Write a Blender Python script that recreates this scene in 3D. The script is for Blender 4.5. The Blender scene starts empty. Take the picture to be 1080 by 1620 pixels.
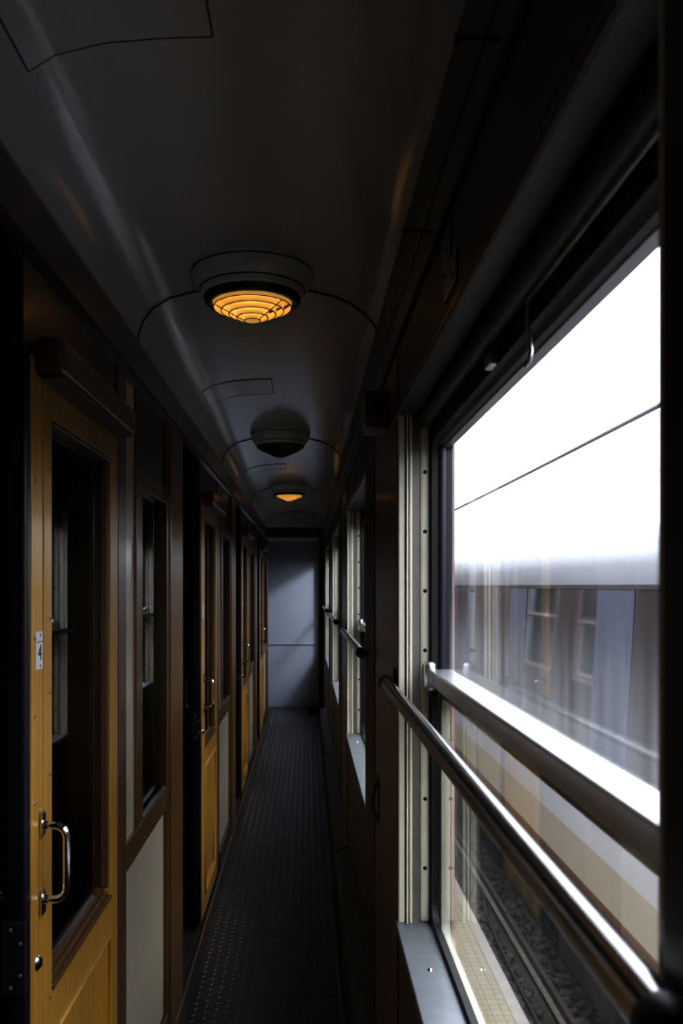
import bpy, bmesh, math, random
from mathutils import Vector, Matrix
random.seed(7)
PI = math.pi
sc = bpy.context.scene
COL = sc.collection
H = 1.43            # eye height above the corridor floor
S = 2.2             # spacing of the compartments, windows and lamps
XL, XR = -0.437, 0.187   # faces of the compartment wall and of the window wall
YEND = 9.05

# ------------------------------------------------------------------ materials
def nodes(name):
    m = bpy.data.materials.new(name); m.use_nodes = True
    nt = m.node_tree
    return m, nt, nt.nodes['Principled BSDF']

def coords(nt, scale=(1, 1, 1), rot=(0, 0, 0)):
    tc = nt.nodes.new('ShaderNodeTexCoord'); mp = nt.nodes.new('ShaderNodeMapping')
    mp.inputs['Scale'].default_value = scale; mp.inputs['Rotation'].default_value = rot
    nt.links.new(tc.outputs['Object'], mp.inputs['Vector'])
    return mp.outputs['Vector']

def noise(nt, vec, scale, detail=4, rough=.55):
    n = nt.nodes.new('ShaderNodeTexNoise')
    n.inputs['Scale'].default_value = scale; n.inputs['Detail'].default_value = detail
    n.inputs['Roughness'].default_value = rough
    nt.links.new(vec, n.inputs['Vector'])
    return n.outputs['Fac']

def ramp(nt, fac, stops):
    r = nt.nodes.new('ShaderNodeValToRGB'); e = r.color_ramp.elements
    while len(e) < len(stops): e.new(.5)
    for i, (p, c) in enumerate(stops):
        e[i].position = p; e[i].color = (*c, 1) if len(c) == 3 else c
    nt.links.new(fac, r.inputs['Fac'])
    return r.outputs['Color']

def bump(nt, b, h, strength=.2, dist=.01):
    bp = nt.nodes.new('ShaderNodeBump'); bp.inputs['Strength'].default_value = strength
    bp.inputs['Distance'].default_value = dist
    nt.links.new(h, bp.inputs['Height']); nt.links.new(bp.outputs['Normal'], b.inputs['Normal'])

def paint(name, c, rough=.4, metal=0, var=.15, scale=14, bmp=.05, coat=0, stretch=(1, 1, 1), spec=.5):
    m, nt, b = nodes(name)
    v = coords(nt, stretch); f = noise(nt, v, scale)
    lo = tuple(x*(1-var) for x in c); hi = tuple(min(1, x*(1+var)) for x in c)
    nt.links.new(ramp(nt, f, [(.3, lo), (.7, hi)]), b.inputs['Base Color'])
    b.inputs['Roughness'].default_value = rough; b.inputs['Metallic'].default_value = metal
    b.inputs['Specular IOR Level'].default_value = spec
    b.inputs['Coat Weight'].default_value = coat; b.inputs['Coat Roughness'].default_value = .12
    if bmp: bump(nt, b, f, bmp, .004)
    return m

def wood(name, lo, hi, rough=.32, coat=.5, grain=(55, 55, 1.6)):
    m, nt, b = nodes(name)
    v = coords(nt, grain); f = noise(nt, v, 1.0, 6, .6)
    v2 = coords(nt, (3, 3, .7)); f2 = noise(nt, v2, 1.5, 2)
    mx = nt.nodes.new('ShaderNodeMath'); mx.operation = 'ADD'
    h = nt.nodes.new('ShaderNodeMath'); h.operation = 'MULTIPLY'; h.inputs[1].default_value = .5
    nt.links.new(f2, h.inputs[0]); nt.links.new(f, mx.inputs[0]); nt.links.new(h.outputs[0], mx.inputs[1])
    nt.links.new(ramp(nt, mx.outputs[0], [(.5, lo), (.95, hi)]), b.inputs['Base Color'])
    b.inputs['Roughness'].default_value = rough
    b.inputs['Coat Weight'].default_value = coat; b.inputs['Coat Roughness'].default_value = .16
    bump(nt, b, f, .08, .002)
    return m

def glass(name, tint=(1, 1, 1), dust=0, z0=0, z1=1, base=0, dustcol=(.8, .82, .85)):
    """thin pane: see-through with mirror reflections, optionally dusty towards its lower edge"""
    m = bpy.data.materials.new(name); m.use_nodes = True; nt = m.node_tree
    nt.nodes.clear()
    out = nt.nodes.new('ShaderNodeOutputMaterial')
    tr = nt.nodes.new('ShaderNodeBsdfTransparent'); tr.inputs['Color'].default_value = (*tint, 1)
    gl = nt.nodes.new('ShaderNodeBsdfGlossy'); gl.inputs['Roughness'].default_value = .015
    lw = nt.nodes.new('ShaderNodeLayerWeight'); lw.inputs['Blend'].default_value = .5
    pw = nt.nodes.new('ShaderNodeMath'); pw.operation = 'POWER'; pw.inputs[1].default_value = 5
    fr = nt.nodes.new('ShaderNodeMath'); fr.operation = 'MULTIPLY_ADD'; fr.inputs[1].default_value = .94; fr.inputs[2].default_value = .045
    nt.links.new(lw.outputs['Facing'], pw.inputs[0]); nt.links.new(pw.outputs[0], fr.inputs[0])
    mix = nt.nodes.new('ShaderNodeMixShader')
    nt.links.new(fr.outputs[0], mix.inputs[0]); nt.links.new(tr.outputs[0], mix.inputs[1]); nt.links.new(gl.outputs[0], mix.inputs[2])
    last = mix.outputs[0]
    if dust or base:
        tc = nt.nodes.new('ShaderNodeTexCoord'); sp = nt.nodes.new('ShaderNodeSeparateXYZ')
        nt.links.new(tc.outputs['Object'], sp.inputs[0])
        mr = nt.nodes.new('ShaderNodeMapRange'); mr.interpolation_type = 'SMOOTHSTEP'
        mr.inputs['From Min'].default_value = z0; mr.inputs['From Max'].default_value = z1
        mr.inputs['To Min'].default_value = dust; mr.inputs['To Max'].default_value = base
        nt.links.new(sp.outputs['Z'], mr.inputs['Value'])
        v = coords(nt, (1, 26, 1.2)); f = noise(nt, v, 1.3, 5)
        m2 = nt.nodes.new('ShaderNodeMapRange'); m2.inputs['From Min'].default_value = .3; m2.inputs['From Max'].default_value = .75
        m2.inputs['To Min'].default_value = .55; m2.inputs['To Max'].default_value = 1.6
        nt.links.new(f, m2.inputs['Value'])
        mu = nt.nodes.new('ShaderNodeMath'); mu.operation = 'MULTIPLY'
        nt.links.new(mr.outputs[0], mu.inputs[0]); nt.links.new(m2.outputs[0], mu.inputs[1])
        tl = nt.nodes.new('ShaderNodeBsdfTranslucent'); tl.inputs['Color'].default_value = (*dustcol, 1)
        mx = nt.nodes.new('ShaderNodeMixShader')
        nt.links.new(mu.outputs[0], mx.inputs[0]); nt.links.new(last, mx.inputs[1]); nt.links.new(tl.outputs[0], mx.inputs[2])
        last = mx.outputs[0]
    nt.links.new(last, out.inputs['Surface'])
    return m

def glow(name, c, strength, base=(.8, .5, .15)):
    m, nt, b = nodes(name)
    v = coords(nt); f = noise(nt, v, 30, 2)
    nt.links.new(ramp(nt, f, [(.3, tuple(x*.8 for x in c)), (.7, c)]), b.inputs['Emission Color'])
    b.inputs['Base Color'].default_value = (*base, 1); b.inputs['Emission Strength'].default_value = strength
    b.inputs['Roughness'].default_value = .6
    return m

M = {}
M['oak'] = wood('golden_varnished_wood', (.38, .20, .038), (.60, .33, .062), .38, .15)
M['brown'] = wood('shaded_varnished_wood', (.12, .06, .018), (.19, .095, .028), .34, .14)  # same wood as the doors, its shade put into a darker colour
M['bead'] = wood('dull_brown_bead_wood', (.085, .045, .015), (.14, .075, .024), .42, .1)
M['dark_wood'] = wood('dark_wood_veneer', (.10, .052, .03), (.16, .085, .05), .38, .25)
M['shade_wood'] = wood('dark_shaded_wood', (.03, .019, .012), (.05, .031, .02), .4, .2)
M['laminate'] = paint('cream_laminate', (.72, .62, .48), .3, 0, .05, 9, .03, .3)
M['ceiling'] = None
M['cream'] = paint('cream_enamel', (.78, .75, .64), .35, 0, .08, 20, .05)
M['grey_metal'] = paint('grey_brown_metal', (.24, .22, .2), .35, .5, .08, 30, .03)
M['alu'] = paint('brushed_aluminium', (.62, .63, .65), .3, 1, .06, 40, .03, stretch=(1, .05, 1))
M['sill'] = paint('blue_grey_sill_metal', (.27, .295, .345), .36, .6, .08, 26, .03)
M['chrome'] = paint('worn_chrome', (.75, .75, .78), .12, 1, .06, 60, .03)
M['steel'] = paint('polished_dark_steel', (.42, .41, .42), .2, 1, .08, 50, .02)
M['rubber'] = paint('black_rubber', (.012, .012, .014), .5, 0, .1, 30, .03)
M['edge'] = paint('blue_black_rubber_edge', (.010, .011, .017), .38, 0, .1, 30, .02)
M['black'] = paint('black_metal', (.02, .02, .02), .45, .2, .1, 40, .03)
M['white'] = paint('white_enamel', (.72, .72, .74), .3, 0, .03, 40, .01)
M['ink'] = paint('black_ink', (.015, .012, .02), .5, 0, .05, 40, 0)
M['cornice'] = wood('dark_cornice_wood', (.032, .023, .016), (.05, .036, .025), .3, .5, (1.6, 1.6, 60))
M['dark_paint'] = paint('dark_grey_paint', (.055, .052, .052), .4, 0, .1, 12, .04)
M['panel'] = paint('brown_grey_panel', (.085, .083, .086), .5, 0, .1, 9, .04, spec=.25)
M['head_board'] = paint('flare_tinted_head_board', (.20, .20, .27), .4, 0, .1, 14, .03)  # lighter bluish colour imitates lens flare haze over the window head
M['bar'] = paint('dull_aluminium_bar', (.62, .62, .64), .3, .8, .06, 40, .02)
M['header'] = paint('dark_blue_grey_metal', (.026, .026, .036), .42, 0, .1, 14, .03)
M['heater'] = paint('dark_heater_paint', (.022, .020, .020), .5, 0, .1, 18, .04)
M['endwall'] = paint('blue_grey_wall_paint', (.30, .32, .385), .5, 0, .04, 50, .06)
M['void'] = paint('unlit_compartment_black', (.012, .011, .011), .9, 0, .1, 20, 0, spec=.1)  # near black, the darkness of the unlit compartments is put into the colour
M['brass'] = paint('worn_brass', (.28, .20, .10), .4, 1, .1, 40, .03)
M['amber'] = glow('amber_lit_louvre', (.85, .49, .115), .52)
M['amber_deep'] = glow('amber_lit_reflector', (.8, .42, .08), .32)
M['bulb'] = glow('hot_white_bulb', (1, .85, .6), 9)
M['louvre'] = paint('unlit_louvre_plastic', (.10, .085, .06), .4, 0, .1, 30, .02)
M['lamp_rim'] = paint('grey_lamp_enamel', (.80, .80, .77), .28, 0, .08, 24, .06)
M['plate'] = paint('grey_hinge_metal', (.16, .16, .17), .35, .7, .1, 30, .03)
M['pane_door'] = glass('door_glass', (.75, .77, .78))
M['pane_low'] = glass('lower_window_glass', (.95, .96, .95), .012, .0, .2, .006)
M['pane_up'] = glass('dusty_upper_window_glass', (.95, .96, .98), .06, .53, .70, .004)
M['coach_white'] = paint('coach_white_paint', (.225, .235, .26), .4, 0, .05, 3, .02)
M['coach_grey'] = paint('coach_pale_blue_paint', (.74, .80, .92), .4, 0, .05, 3, .02)
M['coach_cream'] = paint('coach_cream_paint', (.60, .575, .52), .5, 0, .05, 4, .02)
M['coach_stripe'] = paint('coach_rust_stripe', (.34, .18, .11), .5, 0, .08, 6, .02)
M['coach_under'] = paint('coach_underframe', (.035, .033, .032), .7, 0, .2, 6, .1)
M['coach_glass'] = paint('coach_dark_glass', (.03, .029, .03), .05, 0, .2, 3, .0, spec=.45)
M['coach_blue'] = paint('coach_blue_grey_pillar', (.06, .085, .13), .25, 0, .1, 3, .0)
M['burgundy'] = paint('burgundy_coach_paint', (.07, .02, .02), .4, 0, .1, 3, .02)
M['pink_metal'] = paint('pinkish_outer_frame', (.6, .40, .38), .4, .1, .08, 10, .02)
M['concrete'] = paint('pale_kerb_concrete', (.44, .40, .36), .8, 0, .12, 12, .2)
M['soil'] = paint('dark_ballast_soil', (.045, .04, .036), .95, 0, .4, 16, .3)
M['stone'] = paint('grey_ballast_stone', (.085, .08, .076), .85, 0, .55, 9, .2)
M['rail'] = paint('rusty_rail_steel', (.10, .085, .075), .5, .3, .2, 8, .1)
M['wire'] = paint('grey_wire', (.03, .03, .032), .6, 0, .05, 10, 0)
M['carriage'] = paint('carriage_roof_paint', (.1, .1, .1), .6, 0, .1, 5, .03)

def ceiling_mat():
    m, nt, b = nodes('glossy_grey_ceiling_paint')
    v = coords(nt, (6, 1.1, 6)); f = noise(nt, v, 2.2, 6, .6)
    v2 = coords(nt, (1, 1, 1)); f2 = noise(nt, v2, 260, 2)
    nt.links.new(ramp(nt, f, [(.3, (.60, .62, .66)), (.72, (.66, .675, .70))]), b.inputs['Base Color'])
    b.inputs['Roughness'].default_value = .3
    mr = nt.nodes.new('ShaderNodeMapRange'); mr.inputs['To Min'].default_value = .11; mr.inputs['To Max'].default_value = .19
    nt.links.new(f, mr.inputs['Value']); nt.links.new(mr.outputs[0], b.inputs['Roughness'])
    ad = nt.nodes.new('ShaderNodeMath'); ad.operation = 'MULTIPLY_ADD'; ad.inputs[1].default_value = .05
    nt.links.new(f2, ad.inputs[0]); nt.links.new(f, ad.inputs[2])
    bump(nt, b, ad.outputs[0], .12, .008)
    return m
M['ceiling'] = ceiling_mat()

def tactile_mat():
    m, nt, b = nodes('cream_dotted_paving')
    v = coords(nt, (1, 1, 1), (0, 0, PI/2))
    br = nt.nodes.new('ShaderNodeTexBrick'); nt.links.new(v, br.inputs['Vector'])
    br.inputs['Scale'].default_value = 9; br.inputs['Mortar Size'].default_value = .03
    br.inputs['Brick Width'].default_value = .5; br.inputs['Row Height'].default_value = .5
    br.inputs['Color1'].default_value = (.46, .40, .27, 1); br.inputs['Color2'].default_value = (.41, .355, .24, 1)
    br.inputs['Mortar'].default_value = (.24, .20, .14, 1); br.offset = 0
    nt.links.new(br.outputs['Color'], b.inputs['Base Color']); b.inputs['Roughness'].default_value = .85
    bump(nt, b, br.outputs['Fac'], -.3, .01)
    return m
M['tactile'] = tactile_mat()

# ------------------------------------------------------------------ geometry helpers
class MB:
    def __init__(s): s.v = []; s.f = []; s.smooth = []; s.marks = []
    def mark(s): s.marks.append((len(s.v), len(s.f)))
    def add(s, vs, fs, smooth=False):
        n = len(s.v); s.v += [tuple(p) for p in vs]
        for f in fs: s.f.append([n+i for i in f]); s.smooth.append(smooth)
        return s
    def from_bm(s, bm, smooth=False):
        bm.verts.ensure_lookup_table(); bm.verts.index_update()
        s.add([v.co[:] for v in bm.verts], [[v.index for v in f.verts] for f in bm.faces], smooth); bm.free(); return s
    def box(s, x0, x1, y0, y1, z0, z1, bev=0, seg=2):
        s.mark(); x0, x1 = sorted((x0, x1)); y0, y1 = sorted((y0, y1)); z0, z1 = sorted((z0, z1))
        bm = bmesh.new(); bmesh.ops.create_cube(bm, size=1)
        for v in bm.verts:
            v.co = Vector((x0 if v.co.x < 0 else x1, y0 if v.co.y < 0 else y1, z0 if v.co.z < 0 else z1))
        if bev: bmesh.ops.bevel(bm, geom=bm.edges[:], offset=bev, segments=seg, profile=.5, affect='EDGES')
        return s.from_bm(bm)
    def tube(s, pts, r, seg=14, cap=True):
        s.mark(); pts = [Vector(p) for p in pts]; n = len(pts); vs = []; fs = []
        rr = r if isinstance(r, (list, tuple)) else [r]*n
        T = [(pts[min(i+1, n-1)]-pts[max(i-1, 0)]).normalized() for i in range(n)]
        up = Vector((0, 0, 1)) if abs(T[0].z) < .9 else Vector((1, 0, 0))
        N = (up - T[0]*up.dot(T[0])).normalized()
        for i in range(n):
            N = (N - T[i]*N.dot(T[i])).normalized(); B = T[i].cross(N)
            for k in range(seg):
                a = 2*PI*k/seg; vs.append(pts[i] + (N*math.cos(a)+B*math.sin(a))*rr[i])
        for i in range(n-1):
            for k in range(seg):
                k2 = (k+1) % seg; fs.append((i*seg+k, i*seg+k2, (i+1)*seg+k2, (i+1)*seg+k))
        s.add(vs, fs, True)
        if cap:
            s.add(vs[:seg], [tuple(range(seg))[::-1]]); s.add(vs[-seg:], [tuple(range(seg))])
        return s
    def lathe(s, prof, c=(0, 0, 0), seg=48, axis='Z', closed=False):
        s.mark(); vs = []; fs = []; n = len(prof)
        for r, h in prof:
            for k in range(seg):
                a = 2*PI*k/seg; p = (r*math.cos(a), r*math.sin(a), h)
                if axis == 'X': p = (h, r*math.cos(a), r*math.sin(a))
                if axis == 'Y': p = (r*math.cos(a), h, r*math.sin(a))
                vs.append((p[0]+c[0], p[1]+c[1], p[2]+c[2]))
        for i in range(n if closed else n-1):
            j = (i+1) % n
            for k in range(seg):
                k2 = (k+1) % seg; fs.append((i*seg+k, i*seg+k2, j*seg+k2, j*seg+k))
        return s.add(vs, fs, True)
    def prism_y(s, poly, y0, y1, smooth=False):
        n = len(poly)
        vs = [(x, y0, z) for x, z in poly] + [(x, y1, z) for x, z in poly]
        s.add(vs, [(i, (i+1) % n, n+(i+1) % n, n+i) for i in range(n)], smooth)
        return s.add(vs, [tuple(range(n))[::-1], tuple(range(n, 2*n))])
    def prism_z(s, poly, z0, z1, smooth=False):
        n = len(poly)
        vs = [(x, y, z0) for x, y in poly] + [(x, y, z1) for x, y in poly]
        s.add(vs, [(i, (i+1) % n, n+(i+1) % n, n+i) for i in range(n)], smooth)
        return s.add(vs, [tuple(range(n))[::-1], tuple(range(n, 2*n))])
    def sheet_y(s, line, y0, y1, smooth=True, ny=1):
        n = len(line); vs = []; fs = []
        for j in range(ny+1):
            y = y0+(y1-y0)*j/ny
            vs += [(x, y, z) for x, z in line]
        for j in range(ny):
            for i in range(n-1): fs.append((j*n+i, j*n+i+1, (j+1)*n+i+1, (j+1)*n+i))
        return s.add(vs, fs, smooth)
    def ring_x(s, y0, y1, z0, z1, w, x0, x1, r=.04, seg=6):
        """rounded-corner rectangular frame in the YZ plane, w wide, from x0 to x1"""
        def loop(a0, a1, b0, b1, rad):
            out = []
            for cy, cz, st in ((a1-rad, b1-rad, 0), (a0+rad, b1-rad, 1), (a0+rad, b0+rad, 2), (a1-rad, b0+rad, 3)):
                for k in range(seg+1):
                    t = (st+k/seg)*PI/2; out.append((cy+rad*math.cos(t), cz+rad*math.sin(t)))
            return out
        o = loop(y0, y1, z0, z1, r); i = loop(y0+w, y1-w, z0+w, z1-w, max(.002, r-w)); n = len(o)
        L = [[(x0, *p) for p in o], [(x1, *p) for p in o], [(x1, *p) for p in i], [(x0, *p) for p in i]]
        vs = sum(L, []); fs = []
        for a in range(4):
            b = (a+1) % 4
            for k in range(n):
                k2 = (k+1) % n; fs.append((a*n+k, a*n+k2, b*n+k2, b*n+k))
        return s.add(vs, fs)
    def each(s, name, mat, parent=None, label=None):
        """one object per piece"""
        ends = s.marks[1:]+[(len(s.v), len(s.f))]; out = []
        for (v0, f0), (v1, f1) in zip(s.marks, ends):
            m = MB(); m.v = s.v[v0:v1]; m.f = [[i-v0 for i in f] for f in s.f[f0:f1]]; m.smooth = s.smooth[f0:f1]
            out.append(m.build(name, mat, parent, label))
        return out
    def build(s, name, mat, parent=None, label=None, bevel=0):
        me = bpy.data.meshes.new(name)
        off = Vector((0, 0, 0)); p = parent
        while p is not None: off += p.location; p = p.parent
        me.from_pydata([tuple(Vector(v)-off) for v in s.v], [], s.f)
        bm = bmesh.new(); bm.from_mesh(me); bmesh.ops.recalc_face_normals(bm, faces=bm.faces[:]); bm.to_mesh(me); bm.free()
        for p, sm in zip(me.polygons, s.smooth): p.use_smooth = sm
        me.materials.append(mat)
        o = bpy.data.objects.new(name, me); COL.objects.link(o)
        if parent: o.parent = parent
        if label: o['label'] = label
        return o

def tag(o, label=None, cat=None, group=None, kind=None):
    if label: o['label'] = label
    if cat: o['category'] = cat
    if group: o['group'] = group
    if kind: o['kind'] = kind
    return o

def thing(name, loc, label=None, cat=None, group=None, kind=None):
    o = bpy.data.objects.new(name, None); COL.objects.link(o); o.location = loc
    o.empty_display_size = .05
    return tag(o, label, cat, group, kind)

def kids(o): return [c for c in bpy.data.objects if c.parent == o]

def copy_tree(o, dy, parent=None, name=None):
    c = o.copy(); COL.objects.link(c)
    if name: c.name = name
    if parent is not None: c.parent = parent
    else: c.location.y += dy
    for ch in kids(o):
        if ch.name in SKIP: continue
        copy_tree(ch, 0, c)
    return c
SKIP = set()

def struct(name, mb, mat): return tag(mb.build(name, mat), kind='structure')

# ------------------------------------------------------------------ ceiling, floor, end wall
CEIL = [(-.437, .61), (-.434, .645), (-.422, .682), (-.396, .714), (-.352, .742), (-.284, .759), (-.20, .766), (-.125, .768),
        (-.05, .766), (.013, .759), (.07, .746), (.112, .728), (.148, .702), (.172, .675), (.184, .650)]
CEIL = [(x, H+z) for x, z in CEIL]
def ceil_z(x):
    for (a, za), (b, zb) in zip(CEIL, CEIL[1:]):
        if a <= x <= b: return za+(zb-za)*(x-a)/(b-a)
    return CEIL[0][1]
mb = MB().sheet_y(CEIL, -2.2, YEND, True, 40)
struct('ceiling', mb, M['ceiling'])
for k in range(4):
    y = 2.193+S*k
    line = [(x, z) for x, z in CEIL]
    b = MB()
    pts = [(x, y, z-.001) for x, z in line]
    b.tube(pts, .0042, 8)
    struct('trim_%d' % (k+1), b, M['dark_paint'])
# roof shell above everything, keeps daylight out of the corridor
mb = MB().prism_y([(-2.0, 2.34), (.17, 2.34), (.17, 2.12), (.297, 2.12), (.297, 2.145), (.24, 2.26), (.12, 2.36), (-2.0, 2.42)], -9, 40.0)
struct('roof', mb, M['carriage'])

mb = MB().box(-2.0, .30, -2.3, 10.4, -.06, 0)
# raised coin studs of the rubber mat
def studs():
    vs = []; fs = []; n = 10
    for i in range(14):
        for j in range(258):
            x = -.382+.036*i; y = -.2+.04*j + (.02 if i % 2 else 0); b = len(vs)
            for r, h in ((.0125, .0002), (.010, .0022)):
                for a in range(n):
                    t = 2*PI*a/n; vs.append((x+r*math.cos(t), y+r*math.sin(t), .004+h))
            fs += [(b+a, b+(a+1) % n, b+n+(a+1) % n, b+n+a) for a in range(n)]
            fs.append(tuple(b+n+a for a in range(n)))
    return vs, fs
struct('floor', mb, M['heater'])
mb = MB().box(-.399, .107, -2.2, 10.09, .0004, .0043)
mb.add(*studs())
mat_o = tag(mb.build('rubber_mat', paint('black_studded_rubber', (.022, .022, .027), .34, 0, .12, 20, .03)),
            'long black rubber floor mat with round studs running down the corridor', 'mat')
b = MB().box(-.436, -.424, -2.2, YEND, 0, .007, .002)
struct('trim_5', b, M['brass'])

# cornice along the compartment side
b = MB().prism_y([(XL, 1.94), (XL+.012, 1.945), (XL+.017, 1.955), (XL+.017, 2.035), (XL+.004, 2.062), (XL-.02, 2.062), (XL-.02, 1.94)], -2.2, YEND)
struct('trim_6', b, M['cornice'])
b = MB()
for k in range(-1, 5):
    for y in (2.62, 2.66):
        for z in (1.965, 2.02):
            b.lathe([(0, .0015), (.004, .0012), (.005, 0)], (XL+.017, y+S*k, z), 10, 'X')
struct('trim_7', b, M['black'])

# end of the corridor: beam, vestibule, blue grey wall
b = MB().box(-.62, .187, YEND, YEND+.05, H+.612, 2.34)
struct('wall_bulkhead', b, M['lamp_rim'])
b = MB().box(-.62, .187, YEND-.012, YEND+.05, 1.946, H+.620)
struct('trim_8', b, M['dark_paint'])
b = MB().box(.128, .187, YEND, YEND+.05, 0, 1.946).box(-.52, -.452, YEND, YEND+.05, 0, 1.946)
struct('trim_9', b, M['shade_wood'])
b = MB().box(-.62, .28, 10.1, 10.14, 0, 2.34).box(.16, .28, 10.1, 10.6, 0, 2.34)
struct('wall_end', b, M['endwall'])
b = MB().box(-.62, .19, 10.088, 10.1, 1.955, 2.02)
struct('trim_10', b, M['cream'])
b = MB().box(-.62, .19, 10.087, 10.1, .735, .755, .003)
struct('trim_11', b, M['endwall'])
b = MB().box(-.62, .19, 9.10, 10.1, 2.20, 2.22)
struct('ceiling_vestibule', b, M['dark_paint'])
b = MB().box(-.66, -.62, 9.0, 10.14, 0, 2.34)
struct('wall_vestibule', b, M['endwall'])
b = MB().box(-2.0, .30, -2.25, -2.2, 0, 2.34)
struct('wall_back', b, M['shade_wood'])
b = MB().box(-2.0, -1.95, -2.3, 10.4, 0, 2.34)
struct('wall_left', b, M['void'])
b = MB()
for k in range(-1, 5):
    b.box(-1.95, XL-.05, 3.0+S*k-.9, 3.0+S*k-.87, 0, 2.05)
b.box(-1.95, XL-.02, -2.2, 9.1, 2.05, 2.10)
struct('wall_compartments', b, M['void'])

t = thing('step_box', (.075, 9.75, .0044), 'small dark box on the floor at the far end below the pale wall', 'box')
MB().box(.02, .125, 9.55, 9.95, .0044, .075, .006).build('body', M['heater'], t)
MB().box(.015, .125, 9.545, 9.955, .075, .082, .002).build('lid', M['dark_paint'], t)

# exterior door at the far right end, seen edge on, its glass lets sky light and an added spot reach the end wall
t = thing('door_5', (.2, 9.5, 0), 'far right end door seen edge on with a coppery edge strip', 'door', kind='structure')
b = MB().box(.155, .187, 9.10, 9.22, 0, 2.2).box(.155, .187, 10.0, 10.1, 0, 2.2).box(.155, .187, 9.22, 10.0, 0, .66).box(.155, .187, 9.22, 10.0, 1.72, 2.2)
b.build('frame', M['shade_wood'], t)
MB().box(.152, .156, 9.10, 9.112, .75, 1.9).build('edge_strip', M['brass'], t)
for z in (1.31, 1.15, .98):
    MB().lathe([(0, -.012), (.006, -.010), (.008, 0)], (.155, 9.13, z), 12, 'X').build('bolt', M['chrome'], t)
MB().ring_x(9.12, 10.48, .645, 1.815, .042, .2965, .304, .075, 8).box(.293, .304, 9.15, 10.45, 1.225, 1.26).build('outer_frame', M['pink_metal'], t, 'pinkish metal outer frame')
MB().box(.168, .172, 9.22, 10.0, .66, 1.72).build('pane', M['pane_low'], t)

# ------------------------------------------------------------------ compartment side
def screw(mb, x, y, z, r=.004, axis='X', s=1):
    return mb.lathe([(0, s*.0022), (r*.6, s*.0018), (r, 0)], (x, y, z), 12, axis)

def d_handle(parent, x, sgn):
    """loop grip standing off the door, with two rosettes"""
    g = []
    for a, z in ((0, 1.036), (.022, 1.036)): g.append((x+sgn*a, 1.405, z))
    for k in range(1, 7):
        t = k/6*PI/2; g.append((x+sgn*(.022+.02*math.sin(t)), 1.405, 1.016+.02*math.cos(t)))
    for k in range(0, 7):
        t = k/6*PI/2; g.append((x+sgn*(.022+.02*math.cos(t)), 1.405, .934-.02*math.sin(t)))
    g.append((x, 1.405, .914))
    h = MB().tube(g, .0064, 14).build('handle', M['chrome'], parent, 'chrome loop handle')
    b = MB()
    for z in (1.040, .910):
        b.box(x, x+sgn*.0055, 1.394, 1.416, z-.021, z+.021, .004)
        b.tube([(x, 1.405, 1.036 if z > 1 else .914), (x+sgn*.012, 1.405, 1.036 if z > 1 else .914)], [.0095, .0068], 14)
    b.build('mounting_plate', M['chrome'], h)
    return h

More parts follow.
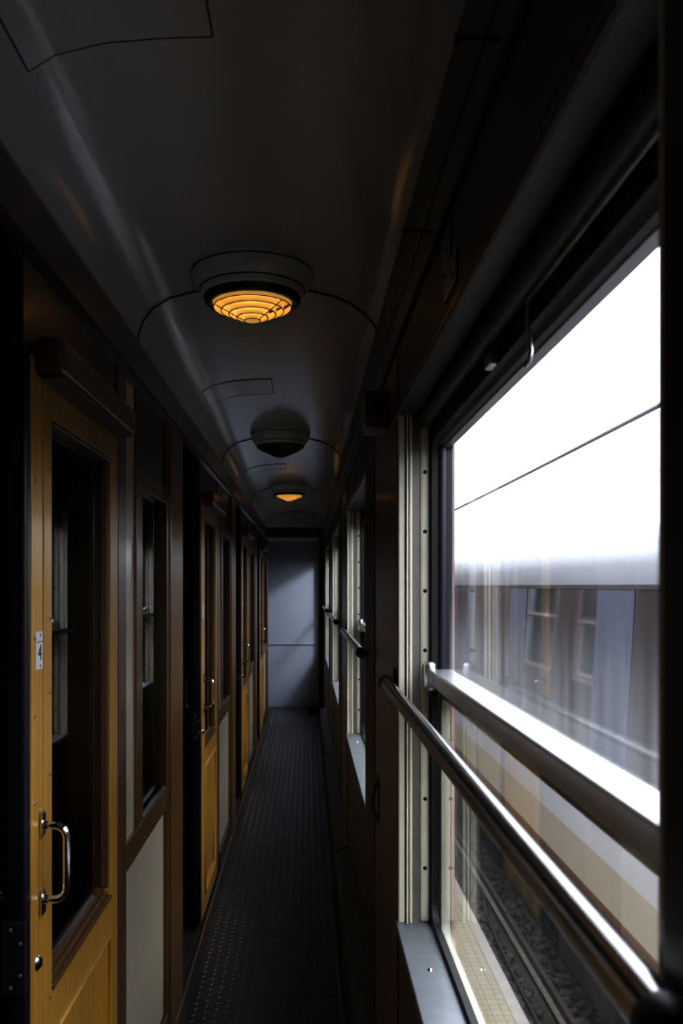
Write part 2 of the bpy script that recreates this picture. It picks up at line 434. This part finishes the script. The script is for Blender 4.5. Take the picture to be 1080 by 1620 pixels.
def make_door():
    t = thing('door_1', (XL-.02, 1.66, .03), kind='structure')
    y0, y1, xf, xb = 1.356, 1.973, XL, XL-.034
    b = MB()
    b.box(xb, xf, y0, 1.414, .03, 1.80, .002).box(xb, xf-.006, 1.41, 1.422, .03, 1.80)
    b.box(xb, xf, 1.421, 1.466, .03, 1.80, .002)
    b.box(xb, xf, 1.905, y1, .03, 1.80, .002)
    b.box(xb, xf, 1.464, 1.907, 1.716, 1.80, .002)
    b.box(xb, xf, 1.464, 1.907, .665, .735, .002)
    b.box(xb, xf, 1.464, 1.907, .03, .095, .002)
    b.build('frame', M['oak'], t)
    # glazing bead with a sloping sill
    b = MB().prism_y([(xf-.024, .734), (xf+.001, .734), (xf+.0035, .737), (xf+.003, .741), (xf-.004, .7425), (xf-.006, .739), (xf-.0075, .739), (xf-.009, .748), (xf-.013, .7495), (xf-.015, .745), (xf-.017, .745), (xf-.0185, .757), (xf-.024, .759)], 1.467, 1.904)
    b.box(xf-.022, xf-.004, 1.466, 1.478, .76, 1.71, .003).box(xf-.022, xf-.004, 1.893, 1.905, .76, 1.71, .003).box(xf-.022, xf+.002, 1.466, 1.905, 1.705, 1.716, .003)
    b.build('glazing_bead', M['bead'], t)
    MB().box(xb+.010, xb+.014, 1.462, 1.908, .733, 1.716).build('pane', M['pane_door'], t)
    b = MB().box(xb+.006, xf-.014, 1.464, 1.907, .09, .668)
    b.build('lower_panel', M['oak'], t)
    b = MB().ring_x(1.468, 1.902, .098, .662, .017, xf-.014, xf-.002, .004, 2)
    b.tube([(xf-.001, 1.476, .654), (xf-.001, 1.476, .106), (xf-.001, 1.894, .106), (xf-.001, 1.894, .654), (xf-.001, 1.476, .654)], .0065, 10)
    b.build('panel_moulding', M['oak'], t)
    # black rubber leading edge and latch
    MB().box(xb-.002, xf-.001, 1.334, 1.357, .03, 1.80, .006, 3).build('edge_seal', M['edge'], t)
    lk = MB().box(xb-.004, xf-.0015, 1.328, 1.345, .79, .905, .002).build('lock_plate', M['black'], t)
    b = MB()
    for z in (.893, .872, .822, .803):
        screw(b, xb+.009 if z in (.893, .803) else xf-.010, 1.328, z, .0045, 'Y', -1)
    b.each('screw', M['plate'], lk)
    MB().tube([(xb-.018, 1.332, .848), (xb+.003, 1.332, .848)], .004, 10).build('latch_knob', M['chrome'], lk)
    d_handle(t, xf, 1); d_handle(t, xb, -1)
    MB().lathe([(0, .006), (.007, .006), (.011, .003), (.013, 0)], (xf, 1.386, .818), 20, 'X').build('keyhole_escutcheon', M['steel'], t)
    b = MB()
    for y in (1.372, 1.452):
        for z in (.70, 1.08, 1.22, 1.345, 1.60): screw(b, xf, y, z + (.03 if y > 1.4 else 0), .0035)
    b.each('screw', M['plate'], t)
    # number plate
    pl = MB().box(xf-.001, xf+.003, 1.372, 1.405, 1.294, 1.356, .0015).build('number_plate', M['white'], t, 'white compartment number plate')
    b = MB().box(xf+.003, xf+.0033, 1.373, 1.402, 1.3385, 1.340)
    for z in (1.350, 1.300): b.lathe([(0, .0012), (.002, .0008), (.0024, 0)], (xf+.003, 1.391, z), 10, 'X')
    b.build('marking', M['ink'], pl)
    return t, pl

door, plate = make_door()
doors = [door]
for k in range(1, 4):
    d = copy_tree(door, S*k, name='door_%d' % (k+1)); doors.append(d)
# the figure on the nearest plate
cu = bpy.data.curves.new('number_text', 'FONT'); cu.body = '4'; cu.size = .036; cu.extrude = .0003; cu.align_x = 'CENTER'
to = bpy.data.objects.new('number_text', cu); COL.objects.link(to)
bpy.context.view_layer.update()
me = bpy.data.meshes.new_from_object(to.evaluated_get(bpy.context.evaluated_depsgraph_get()))
bpy.data.objects.remove(to); me.materials.clear(); me.materials.append(M['ink'])
for v in me.vertices: v.co = Vector((XL+.0033+v.co.z, 1.3885+v.co.x, 1.3095+v.co.y)) - doors[0].location
n = bpy.data.objects.new('number_text', me); COL.objects.link(n); n.parent = plate; n['label'] = 'black figure 4'
lab = ['golden wood sliding door nearest the camera with a figure 4 on its plate',
       'second golden wood sliding door down the left side, pushed half across its doorway',
       'third wooden sliding door down the left side of the corridor',
       'farthest wooden sliding door, beside the pale end wall']
for d, l in zip(doors, lab): tag(d, l, 'sliding door')

# cover box over each door
t = thing('door_track_cover', (XL, 1.66, 1.775))
MB().box(XL-.002, XL+.047, 1.37, 1.955, 1.775, 1.832, .010, 3).build('cover', M['dark_wood'], t)
MB().box(XL+.004, XL+.040, 1.385, 1.94, 1.768, 1.7755, .002).build('track', M['dark_paint'], t)
covers = [t]+[copy_tree(t, S*k) for k in range(1, 4)]
lab = ['long dark box with rounded edges above the nearest sliding door',
       'dark track cover box above the second sliding door, catching an amber gleam',
       'dark track cover box above the third sliding door',
       'small dark track cover box above the farthest sliding door']
for d, l in zip(covers, lab): tag(d, l, 'door track cover', 'track cover boxes above the sliding doors')

# fixed glazed partition after each door
def make_partition():
    t = thing('glazed_partition', (XL-.02, 2.46, 0))
    xf, xb = XL, XL-.03
    MB().box(xb, xf-.004, 1.976, 1.992, 0, 1.94).build('door_gasket', M['edge'], t)
    MB().box(xb, xf-.002, 1.992, 2.080, 0, 1.94, .003).build('stile', M['dark_wood'], t)
    b = MB().box(xb, xf-.008, 2.078, 2.20, .797, 1.94).box(xb, xf-.008, 2.078, 2.66, .1, .735)
    b.build('board', M['laminate'], t)
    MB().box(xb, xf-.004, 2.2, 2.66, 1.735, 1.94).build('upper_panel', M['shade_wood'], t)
    f = MB().box(xb, xf, 2.198, 2.225, .80, 1.74, .003).box(xb, xf-.003, 2.222, 2.292, .80, 1.74, .002).box(xb, xf, 2.222, 2.66, 1.686, 1.737, .003).build('window_frame', M['brown'], t)
    MB().box(xb+.008, xb+.012, 2.285, 2.66, .80, 1.69).build('pane', M['pane_door'], f)
    r = MB().box(xb, xf, 2.078, 2.66, .733, .802, .003).build('rail', M['brown'], t)
    b = MB()
    for y in (2.11, 2.30, 2.45, 2.62):
        for z in (.752, .782): screw(b, xf, y, z, .0032)
    b.each('screw', M['plate'], r)
    MB().box(xf-.012, xf+.001, 2.292, 2.645, .802, .812, .002).build('sill_strip', M['alu'], t)
    b = MB().box(xb, xf+.004, 2.652, 2.685, 0, 1.94, .004).box(xb, xf+.010, 2.685, 2.95, 0, 1.94, .006, 3)
    b.build('pillar', M['brown'], t)
    MB().box(xb, xf+.006, 2.05, 2.655, .0, .10, .003).build('skirting', M['shade_wood'], t)
    return t
p0 = make_partition()
parts = [p0]+[copy_tree(p0, S*k) for k in range(1, 4)]
lab = ['brown framed partition with cream boards and a narrow window, right after the nearest door',
       'second brown and cream glazed partition, between the second and third doors',
       'third narrow glazed partition, between the third and farthest doors',
       'last glazed partition pillar at the far end of the left side']
for d, l in zip(parts, lab): tag(d, l, 'partition', 'glazed partitions between the doors')
tag(copy_tree(p0, -S), 'glazed partition just behind the camera on the left', 'partition', 'glazed partitions between the doors')
# header panel above doors and doorways
b = MB()
for k in range(-1, 4):
    b.box(XL-.03, XL-.006, 3.535+S*k, 4.176+S*k, 1.80 , 1.945)
struct('trim_12', b, M['shade_wood'])

# ------------------------------------------------------------------ window side
WIN = range(-1, 4)
wy0, wy1, wz0, wz1 = .436, 1.738, .735, 1.777
b = MB()
b.box(XR, .262, -2.2, 9.1, 0, wz0).box(.26, .285, -2.2, 9.1, 0, .70).box(XR, .285, -2.2, 9.1, wz1+.01, 2.10)
edges = [-2.2]+[e+S*k for k in WIN for e in (wy0, wy1)]+[9.1]
for a, c in zip(edges[0::2], edges[1::2]):
    b.box(XR+.002, .285, a, c, wz0, wz1+.01)
struct('wall_right', b, M['panel'])
# wood veneer on the pillars between windows
b = MB()
for k in WIN:
    b.box(XR-.003, XR+.002, 1.736+S*k, 2.30+S*k, .28, 1.90)
struct('trim_13', b, M['dark_wood'])
b = MB()
for k in WIN:
    b.box(XR-.006, XR+.002, 2.30+S*k, 2.636+S*k, .28, 1.90, .003)
struct('trim_14', b, M['heater'])
# band with two grooves under the ceiling
b = MB().box(XR-.010, XR+.002, -2.2, YEND, 1.917, 1.955, .003).box(XR-.007, XR+.002, -2.2, YEND, 1.958, 1.978, .002).box(XR-.010, XR+.002, -2.2, YEND, 1.981, 2.085, .003)
struct('trim_15', b, M['dark_paint'])
b = MB().box(XR-.005, XR+.002, -2.2, YEND, wz1-.002, wz1+.014, .003).box(XR-.003, XR+.002, -2.2, YEND, wz1+.018, wz1+.024, .002)
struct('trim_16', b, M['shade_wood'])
# burgundy outside skin with openings
b = MB().box(.286, .296, -9, 40, -.95, .685).box(.286, .296, -9, 40, 1.80, 2.14)
edges = [-9]+[e+S*k for k in WIN for e in (wy0-.01, wy1+.01)]+[9.15, 10.45, 40]
for a, c in zip(edges[0::2], edges[1::2]): b.box(.286, .296, a, c, .685, 1.80)
struct('wall_outside', b, M['burgundy'])

def make_window():
    t = thing('window_1', (.25, 1.087, .735), kind='structure')
    b0, b1 = .7495, wz1
    def both(mb, x0, x1, d0, d1, bev=0):    # strips on both jambs, d = distance in from the opening edge
        mb.box(x0, x1, wy1-d1, wy1-d0, b0, b1, bev); mb.box(x0, x1, wy0+d0, wy0+d1, b0, b1, bev); return mb
    b = MB(); both(b, .185, .1985, -.001, .016, .003); both(b, .2005, .2045, -.001, .021, .0015); both(b, .2075, .213, -.001, .017, .002)
    b.each('jamb_strip', M['cream'], t)
    b = MB(); both(b, .1985, .2075, -.001, .006); both(b, .249, .2615, -.001, .018, .003)
    b.each('rubber_seal', M['rubber'], t)
    MB_ = MB(); both(MB_, .213, .229, -.001, .010, .001); MB_.each('jamb_plate', M['grey_metal'], t)
    b = MB(); both(b, .229, .249, -.001, .014, .006); j = b.each('jamb_cover', M['cream'], t)
    b = MB()
    for z in (.86, 1.0, 1.12, 1.30, 1.42, 1.54, 1.66):
        screw(b, .239, wy1-.014, z, .0042, 'Y', -1)
    b.each('screw', M['black'], j[0]); b = MB()
    for z in (.86, 1.0, 1.12, 1.30, 1.42, 1.54, 1.66): screw(b, .239, wy0+.014, z, .0042, 'Y', 1)
    b.each('screw', M['black'], j[1])
    # sill
    s = MB().box(.180, .2505, wy0-.001, wy1-.0005, .735, .7505, .002).build('sill', M['sill'], t)
    b = MB()
    for y in (.68, 1.51): b.lathe([(0, .003), (.0035, .0025), (.005, 0)], (.218, y, .7505), 14)
    b.each('screw', M['chrome'], s)
    MB().ring_x(wy0+.014, wy1-.014, .748, 1.735, .013, .2508, .263, .05, 7).build('gasket', M['rubber'], t)
    MB().ring_x(wy0+.010, wy1-.010, .700, 1.238, .030, .268, .2855, .06, 7).build('lower_frame', M['cream'], t)
    MB().ring_x(wy0-.06, wy1+.06, .645, 1.815, .042, .2965, .304, .075, 8).box(.297, .304, wy0, wy1, 1.205, 1.240).build('outer_frame', M['pink_metal'], t, 'pinkish metal outer frame')
    MB().box(.2645, .2675, wy0+.02, wy1-.02, .750, 1.240).build('lower_pane', M['pane_low'], t)
    # vertical guide tubes beside the sliding sash
    b = MB()
    for y in (wy1-.021, wy0+.021): b.tube([(.272, y, 1.25), (.272, y, 1.73)], .0095, 16)
    b.each('sash_guide', M['header'], t)
    MB().ring_x(wy0+.012, wy1-.012, 1.238, 1.728, .014, .2775, .292, .03, 5).build('sash_frame', M['header'], t)
    MB().box(.286, .289, wy0+.02, wy1-.02, 1.245, 1.72).build('upper_pane', M['pane_up'], t)
    sb = MB().box(.244, .289, wy0+.022, wy1-.020, 1.232, 1.263, .004, 3).build('sash_bar', M['bar'], t, 'bright aluminium sash bar')
    b = MB()
    for y in (wy1-.022, wy0+.022): b.box(.2345, .2615, y-.012, y+.012, 1.217, 1.279, .0115, 5)
    b.each('end_cap', M['alu'], sb)
    # header above the glass and lip
    MB().box(.187, .286, wy0-.001, wy1+.001, wz1, wz1+.012).build('head_lining', M['header'], t)
    b = MB().prism_y([(.262, wz1), (.262, 1.722), (.266, 1.714), (.2775, 1.711), (.2775, wz1)], wy0, wy1)
    b.build('header_board', M['head_board'], t)
    MB().box(.274, .290, wy0+.03, wy1-.015, 1.7085, 1.7125, .001).build('header_lip', M['alu'], t)
    return t
win = make_window()
wins = [win]+[copy_tree(win, S*k, name='window_%d' % (k+1)) for k in range(1, 4)]
wins.append(copy_tree(win, -S, name='window_5'))
lab = ['nearest large window with bright sky, dusty glass and aluminium bar',
       'second window down the right side, only its cream jamb and sill in view',
       'third window down the right side, a narrow strip of cream jamb',
       'farthest window strip on the right side near the end wall',
       'window behind the camera on the right side']
for d, l in zip(wins, lab): tag(d, l, 'window')

# roller blind rod with its pull cord in the head of the nearest window
t = thing('roller_blind', (.25, 1.0, 1.74), 'dark blind roll with a pale pull cord under the head of the nearest window', 'blind')
MB().tube([(.236, wy0+.006, 1.7605), (.236, wy1-.03, 1.7605)], .0145, 18).build('roll', M['header'], t)
MB().tube([(.2475, wy0+.02, 1.750), (.2475, .96, 1.750)], .0042, 10).build('pull_bar', M['steel'], t)
pts = [(.2475, .955, 1.750), (.2455, .948, 1.738), (.245, .945, 1.72), (.2465, .942, 1.70), (.247, .940, 1.688), (.2455, .942, 1.677), (.243, .948, 1.674)]
MB().tube(pts, .0026, 10).build('pull_cord', M['alu'], t)

MB().box(.240, .256, 1.128, 1.160, 1.722, 1.740, .003).build('guide_clip', M['alu'], t)
t = thing('wall_hook', (XR, 2.185, .88), 'thin black curved hook low on the brown pillar beyond the nearest window', 'hook')
MB().box(XR-.0055, XR-.003, 2.172, 2.198, .818, .945, .001).build('back_plate', M['black'], t)
MB().tube([(XR-.005, 2.185, .935), (XR-.010, 2.185, .915), (XR-.018, 2.185, .89), (XR-.020, 2.185, .87), (XR-.013, 2.185, .85), (XR-.005, 2.185, .83)], .0028, 10).build('hook_arm', M['black'], t)

# handrails
def make_rail():
    t = thing('handrail', (.164, 1.08, 1.2285))
    MB().tube([(.164, .375, 1.2285), (.164, 1.775, 1.2285)], .0128, 24).build('rail', M['steel'], t)
    for y, s in ((1.772, 1), (.378, -1)):
        k = MB().tube([(.164, y-s*.018, 1.2285), (.164, y-s*.014, 1.2285), (.164, y+s*.010, 1.2285), (.164, y+s*.014, 1.2285)], [.0140, .0160, .0160, .0125], 22).build('bracket', M['black'], t)
        MB().box(.166, XR-.004, y-.007, y+.007, 1.2195, 1.2375, .002).box(XR-.008, XR-.0025, y-.012, y+.012, 1.204, 1.258, .002).build('wall_plate', M['black'], k)
    return t
r0 = make_rail()
rails = [r0]+[copy_tree(r0, S*k) for k in range(1, 4)]
lab = ['long polished handrail across the nearest large window',
       'second handrail from the camera, round black end cap facing the camera',
       'third handrail from the camera, short dark bar at the far right',
       'farthest tiny handrail on the right, nearest the end wall']
for d, l in zip(rails, lab): tag(d, l, 'handrail', 'handrails along the windows')

# pegs under the ceiling band
for y, l in ((.79, 'black peg sticking out of the dark band, upper and nearer of two'), (1.218, 'small black peg sticking out of the dark band beside the lit lamp')):
    t = thing('wall_peg', (XR, y, 1.936), l, 'peg', 'pegs on the dark band')
    MB().tube([(XR-.009, y, 1.936), (.141, y, 1.936)], .0024, 10).build('pin', M['black'], t)
    MB().lathe([(0, -.004), (.005, -.004), (.006, 0), (.003, .003)], (.141, y, 1.936), 14, 'X').build('head', M['black'], t)

t = thing('hinge_plate', (XR, 1.10, 1.80), 'dull grey metal bracket plate with screw holes on the panel above the window', 'bracket')
MB().box(XR-.003, XR-.0005, 1.055, 1.145, 1.808, 1.852, .001).build('lower_plate', M['plate'], t)
MB().box(XR-.003, XR-.0005, 1.10, 1.16, 1.852, 1.905, .001).build('upper_plate', M['plate'], t)
b = MB()
for y, z in ((1.07, 1.82), (1.13, 1.84), (1.12, 1.87), (1.14, 1.895)): screw(b, XR-.003, y, z, .0035, 'X', -1)
b.each('screw', M['black'], t)

# little vented loudspeaker box on the pillar
t = thing('vent_box', (.16, 1.95, 1.79), 'small brown box with vertical slots fixed high on the pillar', 'vent box')
MB().box(.129, XR-.003, 1.905, 2.02, 1.79, 1.868, .006, 3).build('casing', M['dark_wood'], t)
b = MB()
for x in (.147, .156, .165): b.box(x-.0015, x+.0015, 1.9035, 1.9055, 1.81, 1.85)
b.each('slot', M['ink'], t)
MB().box(.133, .183, 1.91, 2.01, 1.783, 1.7905, .002).build('grille', M['plate'], t)

# heater covers at the foot of the window wall
t = thing('heater_cover', (.15, 2.7, 0))
MB().prism_y([(.128, 0), (.128, .235), (.136, .25), (XR-.001, .268), (XR-.001, 0)], 1.62, 3.79).build('casing', M['heater'], t)
MB().box(.1085, .1275, 1.63, 3.78, 0, .028, .004).build('pipe_cover', M['dark_paint'], t)
b = MB()
for y in (1.9, 2.7, 3.5): b.box(.1265, .1285, y, y+.004, .03, .235)
b.each('seam', M['ink'], t)
hs = [t]+[copy_tree(t, S*k) for k in (1, 2)]
lab = ['nearest long dark heater cover at the foot of the window wall', 'second dark heater cover from the camera along the floor on the right', 'third dark heater cover along the floor, toward the end wall']
for d, l in zip(hs, lab): tag(d, l, 'heater cover', 'heater covers below the windows')

# ------------------------------------------------------------------ ceiling lamps and hatches
LX = -.132
def make_lamp(lit, y):
    z = H+.768
    t = thing('ceiling_lamp', (LX, y, z))
    c = (LX, y, 0); B = H
    rim = MB().lathe([(.146, B+.775), (.146, B+.742), (.143, B+.732), (.136, B+.722), (.127, B+.717), (.125, B+.712), (.125, B+.706), (.121, B+.700), (.112, B+.70), (.11, B+.72)], c, 64).build('rim', M['lamp_rim'], t)
    b = MB()
    for rr, zz in ((.1462, .7565), (.1275, .7163)):
        b.lathe([(rr-.0012, B+zz-.0016), (rr+.0014, B+zz-.001), (rr+.0014, B+zz+.0012), (rr-.0012, B+zz+.0016)], c, 64, closed=True)
    b.each('rim_edge', M['black'], rim)
    MB().lathe([(.119, B+.702), (.116, B+.690), (.108, B+.684), (.098, B+.684), (.0965, B+.690), (.0965, B+.705)], c, 64).build('black_ring', M['black'], t)
    am = M['amber'] if lit else M['louvre']; ad = M['amber_deep'] if lit else M['louvre']
    MB().lathe([(.0965, B+.700), (.07, B+.728), (.03, B+.74), (.0005, B+.742)], c, 48).build('reflector', ad, t)
    if lit:
        MB().lathe([(.0005, B+.700), (.012, B+.703), (.016, B+.712), (.012, B+.73), (.0005, B+.735)], (LX, y-.055, 0), 20).build('bulb', M['bulb'], t)
    lv = None
    R = [(.0955, .690, .676), (.077, .684, .668), (.058, .675, .6595), (.039, .667, .6515), (.0205, .660, .6445)]
    for r, a, b_ in R:
        mb = MB().lathe([(r, B+a), (r-.001, B+b_), (r-.0025, B+b_), (r-.0015, B+a)], c, 56, closed=True)
        o = mb.build('louvre_ring', am, t)
        MB().lathe([(r+.0003, B+b_+.0007), (r, B+b_-.0004), (r-.0022, B+b_-.0004)], c, 56).build('ring_edge', M['black'], o)
    MB().lathe([(.020, B+.6447), (.012, B+.6435), (.0004, B+.643)], c, 32).build('centre_disc', am, t)
    for ang in (200, 320, 80):
        a = math.radians(ang); dx, dy = math.cos(a), math.sin(a); px, py = -dy*.0007, dx*.0007
        vs = []
        for (r, z0, z1) in ((.02, .6435, .660), (.0955, .6755, .690)):
            for s in (-1, 1):
                for zz in (z0, z1): vs.append((LX+dx*r+s*px, y+dy*r+s*py, B+zz))
        mb = MB().add(vs, [(0, 1, 5, 4), (2, 3, 7, 6), (0, 2, 6, 4), (1, 3, 7, 5), (0, 1, 3, 2), (4, 5, 7, 6)])
        f = mb.build('fin', am, t)
        MB().tube([(LX+dx*.02, y+dy*.02, B+.6430), (LX+dx*.0955, y+dy*.0955, B+.6750)], .0011, 6).build('fin_edge', M['black'], f)
    return t
for k, lit, l in ((0, True, 'large lit amber ceiling lamp with ringed louvre, nearest the camera'), (1, False, 'unlit dark ceiling lamp, between the two glowing ones'),
                  (2, True, 'small lit amber ceiling lamp farthest down the corridor')):
    tag(make_lamp(lit, 2.075+S*k), l, 'ceiling lamp', 'ceiling lamps')

def hatch(y0, y1, l):
    t = thing('ceiling_hatch', (-.26, (y0+y1)/2, 2.18), l, 'ceiling hatch', 'hatches in the ceiling')
    xs = [-.388+.257*i/14 for i in range(15)]
    b = MB(); vs = []; fs = []
    for y in (y0, y1): vs += [(x, y, ceil_z(x)-.002) for x in xs]
    for i in range(14): fs.append((i, i+1, 16+i, 15+i))
    b.add(vs, fs, True).build('panel', M['ceiling'], t)
    b = MB()
    for y in (y0, y1): b.tube([(x, y, ceil_z(x)-.0015) for x in xs], .0017, 6)
    for x in (xs[0], xs[-1]): b.tube([(x, y0, ceil_z(x)-.0015), (x, y1, ceil_z(x)-.0015)], .0017, 6)
    b.build('gap', M['dark_paint'], t)
hatch(.95, 1.19, 'ceiling hatch outline at the top left, nearest the camera')
hatch(3.16, 3.40, 'hatch outline in the ceiling between the glowing lamp and the unlit lamp')
hatch(5.36, 5.60, 'faint hatch outline in the ceiling beyond the unlit lamp')

# ------------------------------------------------------------------ outside: neighbouring coach, platform, track
def coach():
    t = thing('passenger_coach', (2.8, 12, -1.0), 'pale passenger coach with dark window band and rust stripe outside the nearest window', 'train')
    Y0, Y1 = -6, 46
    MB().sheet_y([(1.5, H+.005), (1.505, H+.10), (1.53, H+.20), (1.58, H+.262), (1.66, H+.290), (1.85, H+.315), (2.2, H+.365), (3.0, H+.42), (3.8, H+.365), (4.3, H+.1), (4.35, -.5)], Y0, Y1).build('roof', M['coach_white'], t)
    MB().prism_y([(1.492, H-.016), (1.492, H+.006), (1.52, H+.006), (1.52, H-.016)], Y0, Y1).build('gutter', M['coach_under'], t)
    def band(y0, y1, name, mat, d=0):
        MB().add([(1.499-d, y0, H-.016), (1.499-d, y1, H-.016), (1.449-d, y1, .53), (1.449-d, y0, .53)], [(0, 1, 2, 3)]).build(name, mat, t)
    pill = [(3.89, 4.39), (5.79, 6.24), (7.5, 7.95), (9.2, 9.9), (11.6, 12.4), (15, 16), (19, 20.5)]
    prev = Y0
    for a, c in pill:
        band(prev, a, 'window_pane', M['coach_glass']); band(a, c, 'pillar', M['coach_blue'], .003); prev = c
    band(prev, Y1, 'window_pane', M['coach_glass'])
    MB().sheet_y([(1.446, .532), (1.444, .30), (1.442, .096)], Y0, Y1).build('side_panel', M['coach_grey'], t)
    MB().sheet_y([(1.442, .096), (1.442, -.118)], Y0, Y1).build('skirt', M['coach_cream'], t)
    MB().sheet_y([(1.442, -.118), (1.446, -.17), (1.50, -.19)], Y0, Y1).build('stripe', M['coach_stripe'], t)
    b = MB().box(1.62, 4.1, Y0, Y1, -.75, -.18)
    for y in (4.4, 8.8, 13.0): b.box(1.56, 1.7, y, y+.9, -.85, -.3, .02)
    b.build('underframe', M['coach_under'], t)
    return t
coach()
b = MB().add([(-12, -12, -1.22), (40, -12, -1.22), (40, 70, -1.22), (-12, 70, -1.22)], [(0, 1, 2, 3)])
struct('ground', b, M['soil'])
b = MB().box(.42, 1.04, -6, 40, -1.22, -.75)
struct('platform', b, M['tactile'])
b = MB().box(1.04, 1.107, -6, 40, -1.22, -.742, .006)
struct('platform_kerb', b, M['concrete'])

def stones():
    bm = bmesh.new(); bmesh.ops.create_icosphere(bm, subdivisions=1, radius=1)
    bm.verts.ensure_lookup_table(); bm.verts.index_update()
    base = [v.co.copy() for v in bm.verts]; faces = [[v.index for v in f.verts] for f in bm.faces]; bm.free()
    mb = MB()
    for i in range(3600):
        y = 2.6+random.random()**1.3*14; x = 1.12+random.random()*.75
        if 1.45 < x < 1.63: continue
        r = random.uniform(.014, .038)
        q = Matrix.Rotation(random.uniform(0, 6.28), 3, 'Z') @ Matrix.Rotation(random.uniform(0, 6.28), 3, 'X')
        sx, sy, sz = random.uniform(.7, 1.3), random.uniform(.7, 1.2), random.uniform(.5, .9)
        mb.add([Vector((x, y, -1.207+r*.25+random.random()*.012)) + q @ Vector((v.x*sx*r, v.y*sy*r, v.z*sz*r))*random.uniform(.85, 1.15) for v in base], faces)
    return mb
tag(stones().build('ballast', M['stone']), 'dark grey ballast stones between the platform edge and the coach', 'ballast', kind='stuff')
t = thing('rail', (1.54, 10, -1.2), 'thin rail running along the ballast under the coach side', 'rail')
b = MB().prism_y([(1.50, -1.165), (1.58, -1.165), (1.55, -1.152), (1.545, -1.12), (1.556, -1.112), (1.556, -1.085), (1.524, -1.085), (1.524, -1.112), (1.535, -1.12), (1.53, -1.152)], -4, 40)
b.build('steel_profile', M['rail'], t)
pts = [(1.485, 7.3, -1.14), (1.465, 7.05, -1.14), (1.42, 6.75, -1.14), (1.38, 6.15, -1.14), (1.36, 5.1, -1.14), (1.35, 4.0, -1.14), (1.35, 2.8, -1.14)]
def smooth(pts, n=8):
    P = [Vector(p) for p in pts]; out = []
    for i in range(len(P)-1):
        a, b, c, d = P[max(i-1, 0)], P[i], P[i+1], P[min(i+2, len(P)-1)]
        for k in range(n):
            t = k/n; out.append(.5*((2*b)+(c-a)*t+(2*a-5*b+4*c-d)*t*t+(3*b-a-3*c+d)*t**3))
    out.append(P[-1]); return out
tag(MB().tube(smooth(pts), .011, 8).build('cable', M['rubber']), 'black cable lying curved on the ballast', 'cable')
pts = []
for i in range(41):
    u = i/40; y = -4+u*52; pts.append((4.2, y, H+2.16+.0075*((y-16)/4)**2 * .6 - .02))
tag(MB().tube(pts, .03, 8).build('overhead_wire', M['wire']), 'thin dark overhead wire crossing the bright sky', 'wire')

# ------------------------------------------------------------------ light
w = bpy.data.worlds.new('sky'); sc.world = w; w.use_nodes = True
nt = w.node_tree; bg = nt.nodes['Background']
tc = nt.nodes.new('ShaderNodeTexCoord')
nz = nt.nodes.new('ShaderNodeTexNoise'); nz.inputs['Scale'].default_value = 2.2; nz.inputs['Detail'].default_value = 5
nt.links.new(tc.outputs['Generated'], nz.inputs['Vector'])
rp = nt.nodes.new('ShaderNodeValToRGB')
rp.color_ramp.elements[0].position = .3; rp.color_ramp.elements[0].color = (.86, .92, 1, 1)
rp.color_ramp.elements[1].position = .7; rp.color_ramp.elements[1].color = (1, 1, 1, 1)
nt.links.new(nz.outputs['Fac'], rp.inputs['Fac']); nt.links.new(rp.outputs[0], bg.inputs['Color'])
sx = nt.nodes.new('ShaderNodeSeparateXYZ'); nt.links.new(tc.outputs['Generated'], sx.inputs[0])
pw = nt.nodes.new('ShaderNodeMath'); pw.operation = 'POWER'; pw.inputs[1].default_value = 1.7; pw.use_clamp = True
mr = nt.nodes.new('ShaderNodeMapRange'); mr.inputs['To Min'].default_value = 4.2; mr.inputs['To Max'].default_value = 10.5
nt.links.new(sx.outputs['Z'], pw.inputs[0]); nt.links.new(pw.outputs[0], mr.inputs['Value']); nt.links.new(mr.outputs[0], bg.inputs['Strength'])

ld = bpy.data.lights.new('end_fill_spot', 'SPOT'); lo = bpy.data.objects.new('end_fill_spot', ld); COL.objects.link(lo)  # added spot between the trains, strengthens the daylight patch on the end wall
lo.location = (1.2, 8.6, 2.3); lo.rotation_euler = (Vector((.0, 10.1, 1.05))-Vector(lo.location)).to_track_quat('-Z', 'Y').to_euler()
ld.energy = 160; ld.color = (.80, .87, 1); ld.shadow_soft_size = .13; ld.spot_size = math.radians(38); ld.spot_blend = .6

# ------------------------------------------------------------------ camera
cd = bpy.data.cameras.new('camera'); cam = bpy.data.objects.new('camera', cd); COL.objects.link(cam)
cam.location = (0, 0, H); cam.rotation_euler = (PI/2, 0, 0)
cd.sensor_width = 36; cd.sensor_fit = 'AUTO'; cd.lens = 30.0
cd.shift_x = (540-485)/1620; cd.shift_y = (927-810)/1620
cd.clip_start = .02; cd.clip_end = 300
cd.dof.use_dof = True; cd.dof.focus_distance = 2.3; cd.dof.aperture_fstop = 8
sc.camera = cam
sc.cycles.use_denoising = True
sc.cycles.max_bounces = 10; sc.cycles.diffuse_bounces = 6; sc.cycles.glossy_bounces = 5
sc.cycles.transparent_max_bounces = 16
sc.cycles.caustics_reflective = False; sc.cycles.caustics_refractive = False
sc.view_settings.view_transform = 'Standard'; sc.view_settings.look = 'None'
sc.view_settings.exposure = .38; sc.view_settings.gamma = .76
